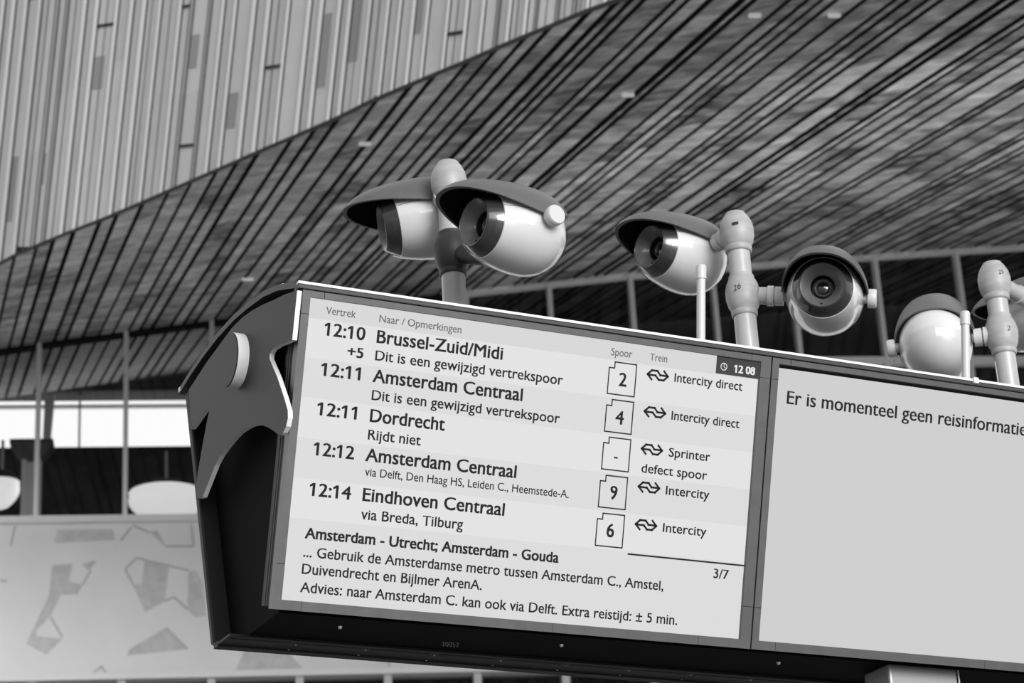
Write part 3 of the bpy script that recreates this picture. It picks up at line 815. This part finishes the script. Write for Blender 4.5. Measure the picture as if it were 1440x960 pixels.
for x_in, x_out, sgn in ((PXE + .005, PXE - .005, -1), (LEN - PXE - .005, LEN - PXE + .005, 1)):
    end_plate(x_in, x_out)
    mb = MB()
    mb.lathe([(0, .0585), (.024, .0585), (.026, .0565)], lambda a, b, h, x=x_out, s=sgn: Vector((x + s * h, bc[0] + a, bc[1] + b)), 48)
    # front cap darker than the bright rim
    o = sbuild(mb, 'round_boss', [M['plate_edge'], M['plate']], smooth=30)
    for p in o.data.polygons:
        if abs(p.normal.x) > .5: p.material_index = 1
# cable clip wires etc. and the column
mb = MB()
mb.box((1.50, .25, -TL.z), (1.688, .35, -.594))
sbuild(mb, 'column', M['column'], bevel=.006)
mb = MB(); mb.tube((1.700, .262, -TL.z), (1.700, .262, -.594), .0022, 10); sbuild(mb, 'column_cable', M['alu'])
mb = MB(); mb.box((1.40, .2, -TL.z), (1.92, .52, -TL.z + .02)); sbuild(mb, 'base_plate', M['housing'], bevel=.004)

# ------------------------------------------------------------------ posts on the roof
PU = .355
ROOF_Z = .092
def post_axis(q):
    X = hit(q, SW(0, PU, 0), SY) - TL
    return X.dot(SX), X.dot(SZ)
def knuckle_prof(h, r):
    return [(-.5 * h - .006, r * .70), (-.5 * h - .004, r * .74), (-.44 * h, r * .76), (-.42 * h, r * .72), (-.3 * h, r * .88), (-.1 * h, r * .99), (.1 * h, r), (.28 * h, r * .9), (.40 * h, r * .76), (.44 * h, r * .73), (.47 * h, r * .74), (.5 * h, r * .70)]
def dome_prof(h, r):
    return [(-.5 * h - .006, r * .70), (-.5 * h - .004, r * .76), (-.42 * h, r * .80), (-.40 * h, r * .76), (-.3 * h, r * .9), (-.12 * h, r * .99), (.06 * h, r), (.22 * h, r * .92), (.36 * h, r * .76), (.44 * h, r * .62), (.46 * h, r * .60), (.485 * h, r * .56), (.5 * h, r * .45), (.5 * h, 0)]
def rad_at(prof, h):
    for (h0, r0), (h1, r1) in zip(prof, prof[1:]):
        if h0 <= h <= h1: return r0 + (r1 - r0) * (h - h0) / (h1 - h0 + 1e-9)
    return prof[0][1]
def make_post(qref, y_up, y_low, marks, label, dark=False):
    """qref: a point on the axis; y_up / y_low: rows of the two knuckle centres"""
    x, _ = post_axis(qref)
    base = SW(x, PU, ROOF_Z)
    root = empty('camera_post', Matrix.Translation(base) @ Matrix.Rotation(PSI, 4, 'Z'), label, 'post', 'grey posts on the display roof')
    def z_at(y):
        lo, hi = 0, 1.0
        for _ in range(40):
            m = (lo + hi) / 2
            if project(base + Vector((0, 0, m)))[1] > y: lo = m
            else: hi = m
        return lo
    zu, zl = z_at(y_up), z_at(y_low)
    R0 = .0268
    mb = MB(); mb.lathe([(0, R0), (zu, R0)], lambda a, b, h: Vector((a, b, h)), 32); mb.build('pole', M['post'], root, smooth=40)
    mb = MB(); mb.lathe([(0, .04), (.006, .04), (.008, .030), (.02, .029)], lambda a, b, h: Vector((a, b, h)), 32); mb.build('foot_collar', M['housing'], root, smooth=30)
    RK = .0415
    up, lo = dome_prof(.100, RK), knuckle_prof(.100, RK)
    mb = MB(); mb.lathe(up, lambda a, b, h: Vector((a, b, h + zu)), 40); ku = mb.build('upper_knuckle', M['knuckle'], root, smooth=50)
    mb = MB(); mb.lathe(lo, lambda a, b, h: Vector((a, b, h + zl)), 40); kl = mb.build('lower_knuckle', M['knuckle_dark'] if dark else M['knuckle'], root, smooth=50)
    for which, s, ang, dz, h, w in marks:
        prof, zc, kk = (up, zu, ku) if which == 'u' else (lo, zl, kl)
        mb = MB()
        if s is None:
            vs = [(-.5, -.5), (.5, -.5), (.5, .5), (-.5, .5)]; fs = [(0, 1, 2, 3)]
            pts = [(a * w, b * h + .15 * a * h) for a, b in vs]
            nn = 8; pts = [(-w / 2 + w * i / nn, sgn * h / 2 + .25 * h * (i / nn - .5)) for sgn in (-1, 1) for i in range(nn + 1)]
            fs = [(i, i + 1, nn + 2 + i, nn + 1 + i) for i in range(nn)]
        else:
            vs, fs, a0, a1 = text_shape(s)
            pts = [((a - (a0 + a1) / 2) / (a1 - a0) * w, (b / CAPH - .5) * h + .35 * (a - (a0 + a1) / 2) / (a1 - a0) * h) for a, b in vs]
        vv = []
        for a, b in pts:
            r = rad_at(prof, dz + b) + .0006; t = ang + a / r
            vv.append(Vector((r * math.cos(t), r * math.sin(t), zc + dz + b)))
        mb.add(vv, fs); mb.build('marking', M['marker'], kk)
    return root, base, zu, zl
# angle (in post space) that faces the camera
def face_ang(base, turn=0.0):
    d = EYE - base
    return math.atan2(d.y, d.x) - PSI + turn
b2 = SW(post_axis((1047, 440))[0], PU, ROOF_Z); b3 = SW(post_axis((1410, 480))[0], PU, ROOF_Z)
P1 = make_post((638, 400), 256, 356, [], 'grey post at the left, darker lower knuckle, between two eye cameras', True)
P2 = make_post((1047, 440), 326, 415, [('u', None, face_ang(b2, -.05), .004, .008, .016), ('l', '26', face_ang(b2, -.28), .006, .015, .018)], 'grey post with a hand written 26, middle of the display roof')
P3 = make_post((1410, 480), 395, 470, [('u', '25', face_ang(b3, .5), .008, .012, .014), ('l', '2', face_ang(b3, .5), .0, .012, .0105)], 'grey post beside the blank screen, at the right edge')

# ------------------------------------------------------------------ eye cameras
R = .091
def ell(x): return math.sqrt(max(0, 1 - (x / 1.9) ** 2)) if x > 0 else math.sqrt(max(0, 1 - x * x))
_me = {}
def lid_mesh(back_cut):
    # lid: melon-slice shell about the hinge axis
    mb = MB(); NW, NS = 44, 48; vs = []; back = PI - math.radians(back_cut)
    def shell(sc, inset):
        for i in range(NW + 1):
            w = back * i / NW
            c, s = math.cos(w), math.sin(w)
            ax = 2.44 if c > 0 else 1.14
            pw = 1.55 if c > 0 else 2.0
            rho = (abs(c / ax) ** pw + (s / 1.06) ** pw) ** (-1 / pw)
            for k in range(NS + 1):
                t = -math.cos(PI * k / NS)
                g = (1 - abs(t) ** 2.25) ** .5
                vs.append(Vector((1.135 * t * sc * R, -(rho * g * c - inset * c) * sc * R, rho * g * s * sc * R)))
    shell(1.0, 0); shell(.965, .02)
    nk = NS + 1; no = (NW + 1) * nk
    of = [(i * nk + k, i * nk + k + 1, (i + 1) * nk + k + 1, (i + 1) * nk + k) for i in range(NW) for k in range(NS)]
    mb.add(vs, of, 0); base = len(mb.v) - len(vs)
    o_ = 0
    for f in of: mb.f.append([q + no for q in f]); mb.m.append(1)
    for k in range(NS):
        mb.f.append([k, k + 1, no + k + 1, no + k]); mb.m.append(0)
        e = NW * nk; mb.f.append([e + k, e + k + 1, no + e + k + 1, no + e + k]); mb.m.append(0)
    return mb
def eye_meshes():
    fn = lambda a, b, h: Vector((a * R, -h * R, b * R))      # h runs forward (-Y)
    xs = [-1, -.985, -.94, -.86, -.75, -.6, -.42, -.22, 0, .2, .4, .6, .8, .95, 1.06, 1.13]
    p = [(x, ell(x) * 1.0) for x in xs] + [(1.14, .77), (1.05, .70)]
    mb = MB(); mb.lathe(p, fn, 64, cap=False); yield 'body', mb, [M['ball']], 35, None
    p = [(1.06, .72), (1.135, .785), (1.2, .755), (1.3, .70), (1.42, .635), (1.47, .60), (1.485, .585), (1.485, .565), (1.47, .555)]
    mb = MB(); mb.lathe(p, fn, 64, cap=False); yield 'iris_band', mb, [M['iris']], 40, None
    p = [(1.48, .572), (1.475, .556), (1.30, .40), (1.22, .335), (1.20, .315), (1.16, .31)]
    mb = MB(); mb.lathe(p, fn, 64, cap=False); yield 'iris_cone', mb, [M['cone']], 40, None
    mb = MB(); mb.lathe([(1.22, .334), (1.0, .30), (.97, .28), (.97, 0)], fn, 48, cap=False); yield 'lens_tube', mb, [M['black']], 40, None
    mb = MB(); mb.lathe([(.97, .235), (1.06, .232), (1.075, .215), (1.055, .185), (1.02, .17)], fn, 48, cap=False); yield 'lens_ring', mb, [M['lens_ring']], 40, None
    mb = MB(); mb.lathe([(1.02, .175), (1.05, .15), (1.07, .10), (1.08, .05), (1.082, 0)], fn, 40); yield 'lens', mb, [M['lens']], 60, None
    mb = MB(); mb.lathe([(0, .032), (.02, .032)], lambda a, b, h: Vector((a * R, -(1.40 + b * .75 + h) * R, (-.487 + b * .66) * R)), 16); yield 'sensor_hole', mb, [M['black']], 0, None
    # clear lower guard
    mb = MB(); n, vs, fs = 40, [], []
    gx = [-1.02, -.96, -.82, -.6, -.3, 0, .3, .6, .9, 1.15, 1.32]
    for sc in (1.014, 1.024):
        for x in gx:
            rr = ell(max(-1, x / 1.02 if x < 0 else x)) * sc + (.02 if x > .9 else 0)
            for k in range(n + 1):
                a = PI + PI * k / n
                a = PI * 1.04 + PI * .92 * k / n
                vs.append(fn(rr * math.cos(a), rr * math.sin(a), x * (1.02 if x < 0 else 1)))
    nr = n + 1; ns = len(gx)
    for s in range(2):
        for i in range(ns - 1):
            for k in range(n): fs.append(tuple(s * ns * nr + q for q in (i * nr + k, i * nr + k + 1, (i + 1) * nr + k + 1, (i + 1) * nr + k)))
    mb.add(vs, fs); yield 'clear_guard', mb, [M['guard']], 60, None
def knob(s):
    fn = lambda a, b, h: Vector((s * h * R, a * R, b * R))
    mb = MB(); mb.lathe([(1.0, .13), (1.10, .13), (1.10, .235), (1.13, .25), (1.29, .25), (1.325, .225), (1.325, 0)], fn, 36)
    return mb
def mount(s, root_m, K):
    """washers at the hinge and a stub that runs on to the knuckle at K (world)"""
    fn = lambda a, b, h: Vector((s * h * R, a * R, b * R))
    mb = MB(); mb.lathe([(1.02, .13), (1.08, .13), (1.08, .25), (1.30, .25), (1.30, .19), (1.34, .19), (1.34, .27), (1.50, .27), (1.50, .2)], fn, 36)
    k = root_m.inverted() @ K; p0 = Vector((s * 1.45 * R, 0, 0)); d = k - p0
    st_ = MB(); st_.tube(p0, k - d.normalized() * .0385, .021, 24)
    return mb, st_
EYES = {}
def eye_cam(cx, cy, depth, yaw, pitch, lid, mount_side, post, upper, label, free_hinge=False, back_cut=38, stub='post'):
    K = post[1] + Vector((0, 0, post[2] if upper else post[3]))
    C = EYE + ray((cx, cy)) * depth
    yaw, pitch = math.radians(yaw), math.radians(pitch)
    Fv = Vector((math.sin(yaw) * math.cos(pitch), -math.cos(yaw) * math.cos(pitch), math.sin(pitch)))
    if free_hinge: Sv = Vector((math.cos(yaw), math.sin(yaw), 0))
    else:                                                       # the hinge line runs straight to the knuckle
        Sv = (K - C).normalized() * mount_side
        Fv = (Fv - Sv * Fv.dot(Sv)).normalized()
    Uv = Sv.cross(-Fv)
    m = Matrix(((Sv.x, -Fv.x, Uv.x, C.x), (Sv.y, -Fv.y, Uv.y, C.y), (Sv.z, -Fv.z, Uv.z, C.z), (0, 0, 0, 1)))
    root = empty('eye_camera', m, label, 'camera', 'eye shaped cameras on the display roof')
    if not _me:
        for nm, mb, mats, sm, _ in eye_meshes():
            _me[nm] = mb.build(nm, mats, root, smooth=sm)
    else:
        for nm, o in _me.items():
            c = o.copy(); c.parent = root; COL.objects.link(c)
    lo = lid_mesh(back_cut).build('eyelid', [M['lid'], M['lid_in']], root, smooth=60); lo.rotation_euler.x = -math.radians(lid)
    knob(-mount_side).build('hinge_knob', M['white'], root, smooth=40)
    ma, mb_ = mount(mount_side, m, K)
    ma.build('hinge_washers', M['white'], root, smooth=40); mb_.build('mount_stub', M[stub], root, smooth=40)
    # loop of safety wire under the free knob
    mb = MB(); pts = [Vector((-mount_side * (1.08 + .1 * math.sin(a)) * R, .0 + .05 * R * math.cos(a), (-.42 + .16 * math.cos(a)) * R)) for a in [2 * PI * k / 12 for k in range(13)]]
    for a, b in zip(pts, pts[1:]): mb.tube(a, b, .0011, 6)
    if back_cut > 50: mb.build('safety_wire', M['steel'], root)      # only the turned-away camera shows one
    EYES[label] = C
    return root
eye_cam(616, 308, 5.68, -81, -11.0, 15, 1, P1, True, 'eye camera with white shell and grey lid looking left, at far left behind its post', True)
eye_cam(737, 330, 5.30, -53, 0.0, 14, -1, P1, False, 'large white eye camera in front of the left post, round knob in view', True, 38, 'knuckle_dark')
eye_cam(970, 363, 6.02, -50, 0.0, 11.0, 1, P2, True, 'eye camera left of the post marked 26, pale rod in front of it')
eye_cam(1160.5, 418, 5.80, -8, -10.0, 15, -1, P2, False, 'eye camera right of the post marked 26, lens facing the viewer')
eye_cam(1315, 482, 6.20, 170, -8, 60, -1, P3, False, 'eye camera turned away, plain white back, low over the blank screen', False, 96)
eye_cam(1472, 436, 6.38, -134, -6, 20, 1, P3, True, 'eye camera cut by the right edge, lid showing behind the right post')

# ------------------------------------------------------------------ pale rods at the roof edge
def rod(qb, qt, u, label):
    a = hit(qb, SW(0, u, 0), SY)
    x = (a - TL).dot(SX)
    base = SW(x, u, .05)
    top = hit(qt, SW(0, u - .03, 0), SY)
    d = (top - base); L = d.length; d.normalize()
    root = empty('roof_rod', Matrix.Translation(base) @ d.to_track_quat('Z', 'Y').to_matrix().to_4x4(), label, 'rod', 'pale rods on the display roof')
    mb = MB(); mb.lathe([(0, .0098), (L - .03, .0098)], lambda p, q, h: Vector((p, q, h)), 24); mb.build('tube', M['white'], root, smooth=40)
    mb = MB(); mb.lathe([(L - .032, .0118), (L - .004, .0118), (L, .010), (L, 0)], lambda p, q, h: Vector((p, q, h)), 24); mb.build('cap', M['white'], root, smooth=40)
rod((984, 474), (986, 373), .12, 'thin pale rod in front of the eye camera left of the post marked 26')
rod((1357, 533), (1357, 438), .12, 'thin pale rod in front of the eye camera turned away')
# thin wire beside the right post
a = SW(post_axis((1402, 520))[0], PU, .09); b = hit((1399, 508), SW(0, PU, 0), SY)
mb = MB(); mb.tube(a, b, .0017, 8)
tag(mb.build('steel_wire', M['steel']), 'thin bright wire running up beside the right post', 'wire')
